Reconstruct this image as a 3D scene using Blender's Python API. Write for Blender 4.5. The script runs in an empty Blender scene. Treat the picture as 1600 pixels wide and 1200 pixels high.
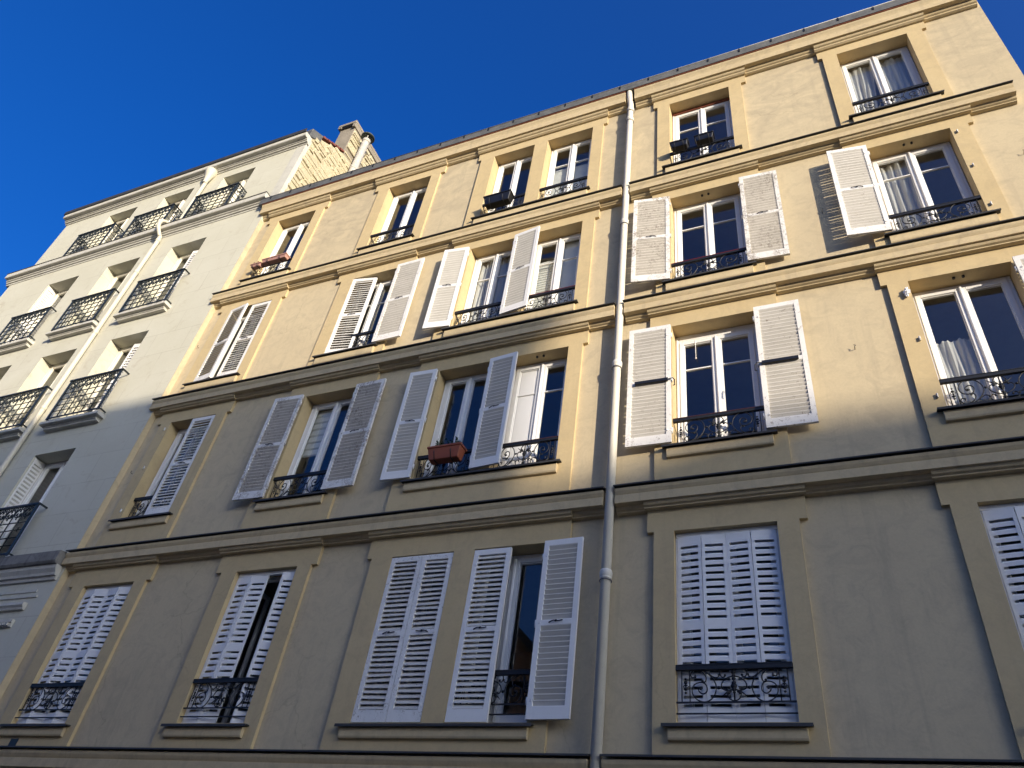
import bpy, math, random
from mathutils import Vector, Matrix
random.seed(7)
EZ = 1.62                       # eye height above the street; all z below are relative to the eye
col = bpy.context.scene.collection

# ------------------------------------------------------------------ materials
def mat(name):
    m = bpy.data.materials.new(name); m.use_nodes = True
    nt = m.node_tree
    return m, nt, nt.nodes['Principled BSDF']

def N(nt, t, **kw):
    n = nt.nodes.new(t)
    for k, v in kw.items():
        if k in n.inputs: n.inputs[k].default_value = v
        else: setattr(n, k, v)
    return n

def mixc(nt, fac, a, b, blend='MIX'):
    n = nt.nodes.new('ShaderNodeMix'); n.data_type = 'RGBA'; n.blend_type = blend
    for sock, val in ((n.inputs[0], fac), (n.inputs[6], a), (n.inputs[7], b)):
        if hasattr(val, 'is_output'): nt.links.new(val, sock)
        else: sock.default_value = val if not isinstance(val, tuple) else (*val, 1) if len(val) == 3 else val
    return n.outputs[2]

def ramp(nt, src, p0, p1, c0=(0, 0, 0, 1), c1=(1, 1, 1, 1)):
    r = nt.nodes.new('ShaderNodeValToRGB')
    r.color_ramp.elements[0].position = p0; r.color_ramp.elements[1].position = p1
    r.color_ramp.elements[0].color = c0; r.color_ramp.elements[1].color = c1
    nt.links.new(src, r.inputs[0]); return r.outputs[0]

def pos(nt, scale=(1, 1, 1), rot=(0, 0, 0)):
    g = nt.nodes.new('ShaderNodeNewGeometry'); mp = nt.nodes.new('ShaderNodeMapping')
    mp.inputs['Scale'].default_value = scale; mp.inputs['Rotation'].default_value = rot
    nt.links.new(g.outputs['Position'], mp.inputs[0]); return mp.outputs[0]

def noise(nt, vec, scale, detail=4, rough=.55, dist=0):
    n = nt.nodes.new('ShaderNodeTexNoise'); n.inputs['Scale'].default_value = scale
    n.inputs['Detail'].default_value = detail; n.inputs['Roughness'].default_value = rough
    n.inputs['Distortion'].default_value = dist
    nt.links.new(vec, n.inputs['Vector']); return n.outputs[0]

def bump(nt, bsdf, h, strength=.3, dist=.01, prev=None):
    b = nt.nodes.new('ShaderNodeBump'); b.inputs['Strength'].default_value = strength
    b.inputs['Distance'].default_value = dist
    nt.links.new(h, b.inputs['Height'])
    if prev: nt.links.new(prev, b.inputs['Normal'])
    nt.links.new(b.outputs[0], bsdf.inputs['Normal']); return b.outputs[0]

def stucco(name, base, alt, stain, streak=.5, cracks=.5, grime=.0):
    m, nt, b = mat(name)
    p = pos(nt)
    c = mixc(nt, ramp(nt, noise(nt, p, .9, 6, .6, .6), .35, .68), base, alt)
    # trowel mottling
    c = mixc(nt, ramp(nt, noise(nt, p, 3.2, 7, .68, 1.6), .46, .76, (0, 0, 0, 1), (.6, .6, .6, 1)), c, stain)
    if grime:                                       # weather stains of the exposed top storey, in drifting patches
        sx = nt.nodes.new('ShaderNodeSeparateXYZ'); nt.links.new(p, sx.inputs[0])
        hz = nt.nodes.new('ShaderNodeMapRange'); hz.inputs[1].default_value = 12.2; hz.inputs[2].default_value = 14.2; hz.inputs[4].default_value = grime; nt.links.new(sx.outputs['Z'], hz.inputs[0])
        pt = ramp(nt, noise(nt, pos(nt, (1, 1, 1.6), (0, .5, 0)), 1.5, 8, .66, 1.4), .40, .66)
        c = mixc(nt, mixc(nt, 1., hz.outputs[0], pt, 'MULTIPLY'), c, stain)
    # vertical run stains
    sv = noise(nt, pos(nt, (5, 5, .28)), 1.6, 6, .62)
    sm = ramp(nt, sv, .55, .82, (0, 0, 0, 1), (streak, streak, streak, 1))
    c = mixc(nt, sm, c, stain)
    fine = noise(nt, p, 45, 4, .7)
    c = mixc(nt, ramp(nt, fine, .35, .75, (0, 0, 0, 1), (.16, .16, .16, 1)), c, tuple(x * .72 for x in stain))
    # hairline cracks
    if cracks:
        v = nt.nodes.new('ShaderNodeTexVoronoi'); v.feature = 'DISTANCE_TO_EDGE'; v.inputs['Scale'].default_value = .55
        wob = noise(nt, p, 2.5, 5)
        add = nt.nodes.new('ShaderNodeVectorMath'); add.operation = 'ADD'
        sc = nt.nodes.new('ShaderNodeVectorMath'); sc.operation = 'SCALE'; sc.inputs['Scale'].default_value = .8
        nn = nt.nodes.new('ShaderNodeTexNoise'); nn.inputs['Scale'].default_value = 2.0; nn.inputs['Detail'].default_value = 6
        nt.links.new(p, nn.inputs['Vector']); nt.links.new(nn.outputs['Color'], sc.inputs[0])
        nt.links.new(p, add.inputs[0]); nt.links.new(sc.outputs[0], add.inputs[1]); nt.links.new(add.outputs[0], v.inputs['Vector'])
        line = ramp(nt, v.outputs['Distance'], .0, .006, (1, 1, 1, 1), (0, 0, 0, 1))
        msk = ramp(nt, noise(nt, p, .5, 3), .52, .64, (0, 0, 0, 1), (cracks, cracks, cracks, 1))
        mu = mixc(nt, 1.0, line, msk, 'MULTIPLY')
        c = mixc(nt, mu, c, tuple(x * .45 for x in stain))
    nt.links.new(c, b.inputs['Base Color'])
    b.inputs['Roughness'].default_value = .92; b.inputs['Specular IOR Level'].default_value = .2
    p1 = bump(nt, b, noise(nt, p, 2.2, 5, .6), .22, .02)
    bump(nt, b, noise(nt, p, 70, 4, .7), .22, .004, p1)
    return m

def paint(name, base, rough=.45, peel=0., wood=(.33, .29, .25), dirt=.25, spec=.4):
    m, nt, b = mat(name)
    tc = nt.nodes.new('ShaderNodeTexCoord'); o = tc.outputs['Object']
    oi = nt.nodes.new('ShaderNodeObjectInfo')
    ad = nt.nodes.new('ShaderNodeVectorMath'); ad.operation = 'ADD'
    sc = nt.nodes.new('ShaderNodeVectorMath'); sc.operation = 'SCALE'; sc.inputs[0].default_value = (31, 17, 9)
    nt.links.new(oi.outputs['Random'], sc.inputs['Scale'])
    nt.links.new(o, ad.inputs[0]); nt.links.new(sc.outputs[0], ad.inputs[1]); o = ad.outputs[0]
    c = mixc(nt, ramp(nt, noise(nt, o, 3, 5), .45, .8, (0, 0, 0, 1), (dirt, dirt, dirt, 1)), base, tuple(x * .72 for x in base))
    c = mixc(nt, ramp(nt, noise(nt, o, 26, 4, .7), .55, .8, (0, 0, 0, 1), (dirt * .8,) * 3 + (1,)), c, tuple(x * .6 for x in base))
    if peel:
        mp = nt.nodes.new('ShaderNodeMapping'); mp.inputs['Scale'].default_value = (1, 1, .8); nt.links.new(o, mp.inputs[0])
        a = noise(nt, mp.outputs[0], 24, 8, .78, 1.2)
        msk = ramp(nt, a, .64 - .13 * peel, .655 - .13 * peel)
        big = ramp(nt, noise(nt, o, 4, 3), .38, .6)
        c = mixc(nt, mixc(nt, 1., msk, big, 'MULTIPLY'), c, wood)
        bump(nt, b, a, .35, .004)
    nt.links.new(c, b.inputs['Base Color'])
    b.inputs['Roughness'].default_value = rough; b.inputs['Specular IOR Level'].default_value = spec
    return m

def plain(name, base, rough=.5, metal=0, spec=.5, var=.2, scale=12):
    m, nt, b = mat(name)
    p = pos(nt)
    c = mixc(nt, ramp(nt, noise(nt, p, scale, 5, .65), .4, .75, (0, 0, 0, 1), (1, 1, 1, 1)), base, tuple(x * (1 - var) for x in base))
    nt.links.new(c, b.inputs['Base Color']); b.inputs['Roughness'].default_value = rough
    b.inputs['Metallic'].default_value = metal; b.inputs['Specular IOR Level'].default_value = spec
    return m

M = {}
M['panel'] = stucco('panel_render', (.53, .44, .29), (.575, .48, .316), (.375, .315, .225), .6, .25, .75)
M['warm'] = stucco('surround_render', (.54, .422, .235), (.575, .455, .262), (.42, .33, .205), .45, .15)
M['mould'] = stucco('cornice_render', (.535, .43, .26), (.57, .463, .288), (.345, .28, .195), .65, .0)

def stone_cream():
    m, nt, b = mat('cream_stone')
    p = pos(nt)
    c = mixc(nt, ramp(nt, noise(nt, p, .8, 6, .6, .5), .35, .7), (.535, .518, .422), (.57, .555, .465))
    c = mixc(nt, ramp(nt, noise(nt, p, 2.6, 8, .7, 1.2), .56, .72, (0, 0, 0, 1), (.6, .6, .6, 1)), c, (.41, .36, .27))
    c = mixc(nt, ramp(nt, noise(nt, p, 30, 4, .7), .4, .8, (0, 0, 0, 1), (.2, .2, .2, 1)), c, (.45, .41, .33))
    br = nt.nodes.new('ShaderNodeTexBrick')
    mp = nt.nodes.new('ShaderNodeMapping'); mp.inputs['Rotation'].default_value = (math.radians(90), 0, 0)
    g = nt.nodes.new('ShaderNodeNewGeometry'); nt.links.new(g.outputs['Position'], mp.inputs[0])
    nt.links.new(mp.outputs[0], br.inputs['Vector'])
    br.inputs['Color1'].default_value = (0, 0, 0, 1); br.inputs['Color2'].default_value = (.16, .16, .16, 1); br.inputs['Mortar'].default_value = (1, 1, 1, 1)
    br.inputs['Scale'].default_value = 1; br.inputs['Mortar Size'].default_value = .006; br.inputs['Brick Width'].default_value = .95; br.inputs['Row Height'].default_value = .62
    jm = ramp(nt, br.outputs['Color'], 0, 1, (0, 0, 0, 1), (.5, .5, .5, 1))
    jm = mixc(nt, 1.0, jm, ramp(nt, noise(nt, p, 1.3, 3), .35, .6, (.25, .25, .25, 1)), 'MULTIPLY')
    c = mixc(nt, jm, c, (.30, .27, .21))
    nt.links.new(c, b.inputs['Base Color']); b.inputs['Roughness'].default_value = .93; b.inputs['Specular IOR Level'].default_value = .15
    p1 = bump(nt, b, noise(nt, p, 3, 6, .65), .3, .015)
    bump(nt, b, noise(nt, p, 60, 4, .7), .2, .004, p1)
    return m
M['cream'] = stone_cream()
M['creamled'] = stucco('cream_moulding', (.53, .51, .45), (.56, .545, .49), (.34, .32, .28), .6, 0)
M['dirty'] = stucco('soot_stained_stone', (.25, .24, .22), (.10, .097, .09), (.045, .045, .045), .9, 0)
M['soffit'] = M['warm']
M['zinc'] = plain('weathered_zinc', (.055, .054, .052), .6, .1, .3, .4, 6)
M['gutter'] = plain('grey_zinc_gutter', (.15, .15, .14), .5, .1, .4, .45, 5)
M['rust'] = plain('rust_red_strip', (.22, .07, .04), .7, 0, .3, .4, 20)
M['iron'] = plain('black_wrought_iron', (.012, .013, .015), .5, .0, .45, .3, 30)
M['ironblue'] = plain('dark_green_black_iron', (.014, .02, .022), .42, 0, .5, .3, 30)
M['redrail'] = plain('dark_red_painted_rail', (.17, .02, .02), .35, 0, .5, .3, 20)
M['brownrail'] = plain('maroon_painted_rail', (.06, .02, .018), .4, 0, .5, .3, 20)
M['shutter'] = paint('white_shutter_paint', (.78, .77, .75), .5, .0, dirt=.18)
M['shutter_worn'] = paint('worn_white_shutter_paint', (.76, .745, .715), .6, .55, dirt=.3)
M['shutter_peel'] = paint('peeling_white_shutter_paint', (.74, .725, .69), .65, 1.15, dirt=.4)
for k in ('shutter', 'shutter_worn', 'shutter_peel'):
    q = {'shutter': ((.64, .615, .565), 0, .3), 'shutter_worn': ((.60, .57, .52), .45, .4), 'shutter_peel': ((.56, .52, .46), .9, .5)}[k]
    M[k + '_louvre'] = paint(k + '_shade_toned_louvre', q[0], .65, q[1], dirt=q[2])  # slats darker and warmer than the frames: shade of their undersides put into the colour
M['pvc'] = paint('white_window_paint', (.80, .795, .78), .32, 0, dirt=.06, spec=.5)
M['cream_pvc'] = paint('cream_window_paint', (.74, .70, .60), .4, 0, dirt=.2)
M['pipe'] = paint('white_pipe_paint', (.68, .64, .55), .5, .1, dirt=.35)
M['creampipe'] = paint('cream_pipe_paint', (.57, .53, .43), .5, .0, dirt=.2)
M['black'] = plain('black_plastic', (.012, .012, .013), .35, 0, .5, .2, 20)
M['terracotta'] = plain('terracotta_plastic', (.30, .085, .045), .55, 0, .35, .2, 14)
M['pink'] = plain('faded_pink_plastic', (.43, .24, .2), .6, 0, .3, .2, 14)
M['soil'] = plain('dark_soil', (.03, .022, .015), .95, 0, .1, .5, 40)
M['leaf'] = plain('plant_leaf', (.06, .10, .035), .6, 0, .3, .5, 25)
M['redleaf'] = plain('reddish_leaf', (.22, .05, .035), .6, 0, .3, .5, 25)
M['room'] = plain('dim_room_wall', (.42, .40, .36), .9, 0, .2, .2, 2)
M['blind'] = plain('pale_roller_blind', (.66, .66, .62), .8, 0, .2, .1, 8)
M['pierced'] = plain('grey_steel', (.25, .25, .26), .5, .3, .4, .2, 10)
M['tile'] = plain('red_clay_tile', (.2, .06, .042), .8, 0, .3, .35, 14)
M['flue'] = plain('pale_grey_flue', (.50, .47, .42), .6, 0, .3, .3, 6)
M['cowl'] = plain('green_grey_cowl', (.08, .10, .095), .6, .2, .4, .3, 10)
M['bag'] = plain('white_plastic_film', (.8, .8, .8), .3, 0, .5, .05, 30)
M['asphalt'] = plain('asphalt', (.05, .05, .052), .9, 0, .3, .4, 30)
M['paving'] = plain('paving', (.24, .235, .225), .9, 0, .3, .25, 3)
M['ground'] = plain('ground_dirt', (.16, .15, .13), .95, 0, .2, .3, 1)
M['farwall'] = stucco('opposite_render', (.52, .46, .38), (.58, .52, .44), (.4, .35, .28), .3, 0)
M['cement'] = stucco('chimney_cement', (.27, .235, .185), (.32, .28, .225), (.17, .15, .12), .6, 0)
M['pinkwall'] = stucco('pink_render', (.52, .36, .28), (.57, .41, .33), (.40, .27, .2), .3, 0)
M['slate'] = plain('slate_roof', (.09, .10, .11), .6, 0, .4, .4, 9)

def glass_mat():
    m = bpy.data.materials.new('window_glass'); m.use_nodes = True; nt = m.node_tree; nt.nodes.clear()
    out = nt.nodes.new('ShaderNodeOutputMaterial'); mx = nt.nodes.new('ShaderNodeMixShader')
    tr = nt.nodes.new('ShaderNodeBsdfTransparent'); tr.inputs[0].default_value = (.88, .90, .89, 1)
    gl = nt.nodes.new('ShaderNodeBsdfGlossy'); gl.inputs['Roughness'].default_value = .004; gl.inputs[0].default_value = (1, 1, 1, 1)
    fr = nt.nodes.new('ShaderNodeFresnel'); fr.inputs[0].default_value = 1.85
    ge = nt.nodes.new('ShaderNodeNewGeometry'); mr = nt.nodes.new('ShaderNodeMapRange'); mr.inputs[3].default_value = 1.85; mr.inputs[4].default_value = 1 / 1.85
    nt.links.new(ge.outputs['Backfacing'], mr.inputs[0]); nt.links.new(mr.outputs[0], fr.inputs[0])
    b = nt.nodes.new('ShaderNodeBump'); b.inputs['Strength'].default_value = .05; b.inputs['Distance'].default_value = .004
    nt.links.new(noise(nt, pos(nt), 2.4, 2), b.inputs['Height'])
    nt.links.new(b.outputs[0], gl.inputs['Normal'])
    nt.links.new(fr.outputs[0], mx.inputs[0]); nt.links.new(tr.outputs[0], mx.inputs[1]); nt.links.new(gl.outputs[0], mx.inputs[2])
    nt.links.new(mx.outputs[0], out.inputs[0]); return m
M['glass'] = glass_mat()

def sheer_mat():
    m = bpy.data.materials.new('sheer_white_fabric'); m.use_nodes = True; nt = m.node_tree; nt.nodes.clear()
    out = nt.nodes.new('ShaderNodeOutputMaterial'); mx = nt.nodes.new('ShaderNodeMixShader'); m2 = nt.nodes.new('ShaderNodeMixShader')
    tr = nt.nodes.new('ShaderNodeBsdfTransparent'); d = nt.nodes.new('ShaderNodeBsdfDiffuse'); d.inputs[0].default_value = (.82, .81, .78, 1)
    tl = nt.nodes.new('ShaderNodeBsdfTranslucent'); tl.inputs[0].default_value = (.8, .8, .77, 1)
    m2.inputs[0].default_value = .3; nt.links.new(d.outputs[0], m2.inputs[1]); nt.links.new(tl.outputs[0], m2.inputs[2])
    mx.inputs[0].default_value = .78; nt.links.new(tr.outputs[0], mx.inputs[1]); nt.links.new(m2.outputs[0], mx.inputs[2])
    nt.links.new(mx.outputs[0], out.inputs[0]); return m
M['sheer'] = sheer_mat()

def rubble_mat():
    m, nt, b = mat('rubble_stone'); p = pos(nt)
    oi = noise(nt, p, 6, 6, .7)
    c = mixc(nt, ramp(nt, oi, .3, .7), (.42, .36, .225), (.53, .475, .335))
    c = mixc(nt, ramp(nt, noise(nt, p, 22, 5, .75), .5, .75, (0, 0, 0, 1), (.6, .6, .6, 1)), c, (.38, .30, .2))
    nt.links.new(c, b.inputs['Base Color']); b.inputs['Roughness'].default_value = .95
    bump(nt, b, noise(nt, p, 16, 8, .75), .8, .03); return m
M['rubble'] = rubble_mat()

# ------------------------------------------------------------------ mesh helpers
WO = {}
class MB:
    def __init__(s): s.v = []; s.f = []; s.sm = []
    def add(s, vs, fs, smooth=False):
        n = len(s.v); s.v += [tuple(p) for p in vs]; s.f += [tuple(i + n for i in f) for f in fs]; s.sm += [smooth] * len(fs)
    def hexa(s, p):
        s.add(p, [(0, 3, 2, 1), (4, 5, 6, 7), (0, 1, 5, 4), (1, 2, 6, 5), (2, 3, 7, 6), (3, 0, 4, 7)])
    def box(s, x0, x1, y0, y1, z0, z1):
        s.hexa([(x0, y0, z0), (x1, y0, z0), (x1, y1, z0), (x0, y1, z0), (x0, y0, z1), (x1, y0, z1), (x1, y1, z1), (x0, y1, z1)])
    def quad(s, a, b, c, d): s.add([a, b, c, d], [(0, 1, 2, 3)])
    def prism(s, prof, x0, x1):                     # closed (y,z) profile, extruded along x
        n = len(prof)
        s.add([(x0, y, z) for y, z in prof] + [(x1, y, z) for y, z in prof],
              [(i, (i + 1) % n, n + (i + 1) % n, n + i) for i in range(n)] + [tuple(range(n - 1, -1, -1)), tuple(range(n, 2 * n))])
    def prismz(s, poly, z0, z1):                    # closed (x,y) plan, extruded along z
        n = len(poly)
        s.add([(x, y, z0) for x, y in poly] + [(x, y, z1) for x, y in poly],
              [(i, (i + 1) % n, n + (i + 1) % n, n + i) for i in range(n)] + [tuple(range(n - 1, -1, -1)), tuple(range(n, 2 * n))])
    def holed(s, x0, x1, z0, z1, holes, y):
        xs = sorted({x0, x1} | {h[i] for h in holes for i in (0, 1) if x0 < h[i] < x1})
        zs = sorted({z0, z1} | {h[i] for h in holes for i in (2, 3) if z0 < h[i] < z1})
        for i in range(len(xs) - 1):
            for j in range(len(zs) - 1):
                cx, cz = (xs[i] + xs[i + 1]) / 2, (zs[j] + zs[j + 1]) / 2
                if any(h[0] < cx < h[1] and h[2] < cz < h[3] for h in holes): continue
                s.quad((xs[i], y, zs[j]), (xs[i + 1], y, zs[j]), (xs[i + 1], y, zs[j + 1]), (xs[i], y, zs[j + 1]))
    def reveal(s, x0, x1, z0, z1, y0, y1):
        s.quad((x0, y0, z0), (x0, y0, z1), (x0, y1, z1), (x0, y1, z0))
        s.quad((x1, y0, z0), (x1, y1, z0), (x1, y1, z1), (x1, y0, z1))
        s.quad((x0, y0, z1), (x1, y0, z1), (x1, y1, z1), (x0, y1, z1))
        s.quad((x0, y0, z0), (x0, y1, z0), (x1, y1, z0), (x1, y0, z0))
    def tube(s, pts, r, n=6, caps=True, taper=None):
        P = [Vector(p) for p in pts]; rings = []; up = None
        for i, p in enumerate(P):
            t = (P[min(i + 1, len(P) - 1)] - P[max(i - 1, 0)])
            t = t.normalized() if t.length > 1e-9 else Vector((0, 0, 1))
            if up is None:
                a = Vector((0, 0, 1)) if abs(t.z) < .9 else Vector((1, 0, 0)); up = t.cross(a).normalized()
            else:
                up = (up - t * up.dot(t)); up = up.normalized() if up.length > 1e-6 else t.cross(Vector((0, 0, 1))).normalized()
            w = t.cross(up); rr = r * (taper[i] if taper else 1)
            rings.append([p + (up * math.cos(2 * math.pi * k / n) + w * math.sin(2 * math.pi * k / n)) * rr for k in range(n)])
        vs = [v for R_ in rings for v in R_]; fs = []
        for i in range(len(P) - 1):
            for k in range(n): fs.append((i * n + k, i * n + (k + 1) % n, (i + 1) * n + (k + 1) % n, (i + 1) * n + k))
        if caps: fs += [tuple(range(n - 1, -1, -1)), tuple((len(P) - 1) * n + k for k in range(n))]
        s.add(vs, fs, True)
    def lathe(s, cx, cy, prof, n=20, arc=(0, 2 * math.pi)):
        vs = []; fs = []; full = abs(arc[1] - arc[0] - 2 * math.pi) < 1e-6; m = n if full else n + 1
        for r, z in prof:
            for k in range(m):
                a = arc[0] + (arc[1] - arc[0]) * k / n; vs.append((cx + r * math.cos(a), cy + r * math.sin(a), z))
        for i in range(len(prof) - 1):
            for k in range(n):
                k2 = (k + 1) % m; fs.append((i * m + k, i * m + k2, (i + 1) * m + k2, (i + 1) * m + k))
        s.add(vs, fs, True)
    def blob(s, c, rx, ry, rz):
        x, y, z = c; h = .62
        vs = [(x + rx, y, z), (x - rx, y, z), (x, y + ry, z), (x, y - ry, z), (x, y, z + rz), (x, y, z - rz)]
        for sx in (1, -1):
            for sz in (1, -1): vs.append((x + sx * rx * h * 1.1, y, z + sz * rz * h * 1.1))
        fs = [(3, 6, 4), (3, 4, 8), (3, 0, 6), (3, 7, 0), (3, 5, 7), (3, 9, 5), (3, 1, 9), (3, 8, 1),
              (2, 4, 6), (2, 8, 4), (2, 6, 0), (2, 0, 7), (2, 7, 5), (2, 5, 9), (2, 9, 1), (2, 1, 8)]
        s.add(vs, fs, True)
    def build(s, name, m, parent=None, origin=None, bevel=0, label=None):
        if origin is None:
            xs, ys, zs = zip(*s.v); origin = ((min(xs) + max(xs)) / 2, (min(ys) + max(ys)) / 2, min(zs))
        me = bpy.data.meshes.new(name)
        me.from_pydata([(x - origin[0], y - origin[1], z - origin[2]) for x, y, z in s.v], [], s.f)
        me.polygons.foreach_set('use_smooth', s.sm); me.materials.append(m); me.update()
        import bmesh
        bm = bmesh.new(); bm.from_mesh(me); bmesh.ops.recalc_face_normals(bm, faces=bm.faces) if not getattr(s, 'keep', False) else None
        bm.to_mesh(me); bm.free()
        o = bpy.data.objects.new(name, me); col.objects.link(o)
        W = Vector((origin[0], origin[1], origin[2] + EZ)); WO[o.name] = W
        if parent: o.parent = parent; o.location = W - WO[parent.name]
        else: o.location = W
        if bevel:
            bv = o.modifiers.new('bevel', 'BEVEL'); bv.width = bevel; bv.segments = 1; bv.limit_method = 'ANGLE'; bv.angle_limit = math.radians(40)
        if label: o['label'] = label
        return o

def empty(name, loc, label, cat, group=None):
    o = bpy.data.objects.new(name, None); col.objects.link(o); W = Vector((loc[0], loc[1], loc[2] + EZ)); o.location = W; WO[o.name] = W
    o['label'] = label; o['category'] = cat
    if group: o['group'] = group
    return o
def tag(o, label, cat, group=None):
    o['label'] = label; o['category'] = cat
    if group: o['group'] = group
    return o

def crm(pts, k=5):                                  # Catmull-Rom through 2-D points
    out = []; n = len(pts)
    for i in range(n - 1):
        p0, p1, p2, p3 = pts[max(i - 1, 0)], pts[i], pts[i + 1], pts[min(i + 2, n - 1)]
        for j in range(k):
            t = j / k
            out.append(tuple(.5 * (2 * b + (c - a) * t + (2 * a - 5 * b + 4 * c - d) * t * t + (3 * b - a - 3 * c + d) * t ** 3) for a, b, c, d in zip(p0, p1, p2, p3)))
    return out + [pts[-1]]

# ------------------------------------------------------------------ facade layout (metres, x right, y into the facade, z up from the eye)
YW, YP, YR = 7.21, 7.165, 7.46                      # wall plane, surround plane, back of the reveals
XL, XR = -11.15, 3.37
COL = {1: (-10.60, -9.575), 2: (-7.683, -6.669), 3: (-5.223, -4.353), 4: (-4.08, -3.16), 5: (-1.696, -.633), 6: (1.169, 2.246)}
TOP = {1: 4.431, 2: 7.571, 3: 10.473, 4: 13.402}
SILL = {1: 2.41, 2: 5.55, 3: 8.45, 4: 11.34}        # front edge of the zinc sill, y = 7.09
ZT = {0: 2.11, 1: 5.0, 2: 8.115, 3: 10.98}          # top edge of the string cornices, y = 7.0
PIPE = -2.405

house = empty('apartment_building', (-4, 9, -EZ + .12), 'yellow rendered apartment building with white louvred shutters and scrolled iron window guards', 'building')

holes = [(COL[c][0], COL[c][1], SILL[r] + .03, TOP[r]) for c in COL for r in TOP]
w = MB(); w.holed(XL, XR, -EZ, 14.0, holes, YW)
w.quad((XR, YW, -EZ), (XR, 17, -EZ), (XR, 17, 14.0), (XR, YW, 14.0)); w.quad((XL, YW, -EZ), (XL, YW, 14.0), (XL, 17, 14.0), (XL, 17, -EZ))
w.quad((XL, 17, -EZ), (XL, 17, 14), (XR, 17, 14), (XR, 17, -EZ))
w.keep = True
w.build('wall', M['panel'], house)
# rooms behind the windows, one shell per storey
for r in TOP:
    m = MB(); z0, z1 = SILL[r] - .75, TOP[r] + .22
    x0, x1, y0, y1 = XL + .1, XR - .1, YR, 10.6
    m.quad((x0, y0, z0), (x1, y0, z0), (x1, y1, z0), (x0, y1, z0)); m.quad((x0, y0, z1), (x0, y1, z1), (x1, y1, z1), (x1, y0, z1))
    m.quad((x0, y1, z0), (x1, y1, z0), (x1, y1, z1), (x0, y1, z1)); m.quad((x0, y0, z0), (x0, y1, z0), (x0, y1, z1), (x0, y0, z1)); m.quad((x1, y0, z0), (x1, y0, z1), (x1, y1, z1), (x1, y1, z0))
    for xp in (-8.6, -5.9, -2.4, .3): m.box(xp - .06, xp + .06, y0 + .02, y1 - .02, z0 + .01, z1 - .01)
    m.build('room_interior', M['room'], house)

# surrounds with crossettes
def surround(cols, r, xo0, xo1, xe0, xe1):
    z0 = ZT[r - 1] + .035; z1 = (ZT[r] - .27) if r < 4 else 13.64
    ze = TOP[r] + .005
    m = MB(); hs = [(COL[c][0], COL[c][1], SILL[r] + .03, TOP[r]) for c in cols]
    m.holed(xo0, xo1, z0, ze, hs, YP); m.holed(xe0, xe1, ze, z1, [], YP)
    for x, za, zb in ((xo0, z0, ze), (xo1, z0, ze), (xe0, ze, z1), (xe1, ze, z1)):
        m.quad((x, YP, za), (x, YW, za), (x, YW, zb), (x, YP, zb))
    for a, b in ((xe0, xo0), (xo1, xe1)): m.quad((a, YP, ze), (b, YP, ze), (b, YW, ze), (a, YW, ze))
    for h in hs: m.reveal(*h, YP, YR + .002)
    m.keep = True
    return m.build('window_surround', M['warm'], house)
EAR = {1: ((1,), -10.84, -9.35, -10.93, -9.27), 2: ((2,), -7.95, -6.45, -8.05, -6.36), 3: ((3, 4), -5.52, -2.95, -5.59, -2.88),
       5: ((5,), -1.915, -.415, -1.99, -.335), 6: ((6,), .94, 2.47, .87, 2.54)}
for r in TOP:
    for k, (cols, a, b, c, d) in EAR.items(): surround(cols, r, a, b, c, d)

# string cornices: a left run and a right run either side of the downpipe
def prof(zt, p0, pts): return [(YW - p, zt + z) for p, z in pts]
CORN = [(-.02, .0), (.185, -.035), (.18, -.07), (.165, -.10), (.155, -.115), (.172, -.12), (.172, -.225), (.10, -.228), (.098, -.24), (.085, -.262), (.06, -.275), (.058, -.29), (.03, -.296), (-.02, -.296)]
BED = [(-.02, -.20), (.145, -.20), (.143, -.24), (.13, -.262), (.105, -.275), (.103, -.29), (.075, -.296), (-.02, -.296)]
RUNS = ((-11.2, -2.475), (-2.335, 3.12))
for k, zt in ZT.items():
    for x0, x1 in RUNS:
        m = MB(); m.prism(prof(zt, 0, CORN), x0, x1)
        for key, (cols, a, b, c, d) in EAR.items():
            if x0 - .3 < (c + d) / 2 < x1: m.prism(prof(zt, 0, BED), max(c - .02, x0 + .02), d + .02)
        cn = m.build('cornice', M['mould'], house)
        f = MB(); f.prism([(YW + .02, zt + .062), (YW - .21, zt + .002), (YW - .213, zt - .016), (YW - .2, zt - .018), (YW - .196, zt - .012), (YW + .02, zt + .045)], x0 - .012, x1 + .012)
        f.build('zinc_flashing', M['zinc'], cn)
TOPC = [(-.02, 14.03), (.215, 14.02), (.205, 13.985), (.19, 13.95), (.178, 13.91), (.176, 13.89), (.185, 13.885), (.18, 13.745), (.10, 13.742), (.098, 13.72), (.085, 13.695), (.06, 13.68), (.058, 13.655), (.03, 13.64), (-.02, 13.64)]
TOPB = [(-.02, 13.745), (.145, 13.743), (.143, 13.72), (.13, 13.695), (.105, 13.68), (.103, 13.655), (.075, 13.63), (-.02, 13.63)]
for x0, x1 in ((-11.2, -2.50), (-2.325, 3.33)):
    m = MB(); m.prism([(YW - p, z) for p, z in TOPC], x0, x1)
    for key, (cols, a, b, c, d) in EAR.items():
        if x0 - .3 < (c + d) / 2 < x1: m.prism([(YW - p, z) for p, z in TOPB], max(c - .02, x0 + .02), d + .02)
    cn = m.build('cornice', M['mould'], house)
    f = MB(); f.box(x0 - .005, x1 + .005, YW - .226, YW, 14.028, 14.05); f.build('rust_strip', M['rust'], cn)
g = MB()
g.prism([(YW - .24, 14.052), (YW - .245, 14.235), (YW - .235, 14.245), (YW - .225, 14.235), (YW - .22, 14.07), (YW - .05, 14.07), (YW - .05, 14.25), (YW - .03, 14.25), (YW - .03, 14.052)], -11.3, 3.32)
gut = g.build('gutter', M['gutter'], house)
x = -11.0
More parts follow.
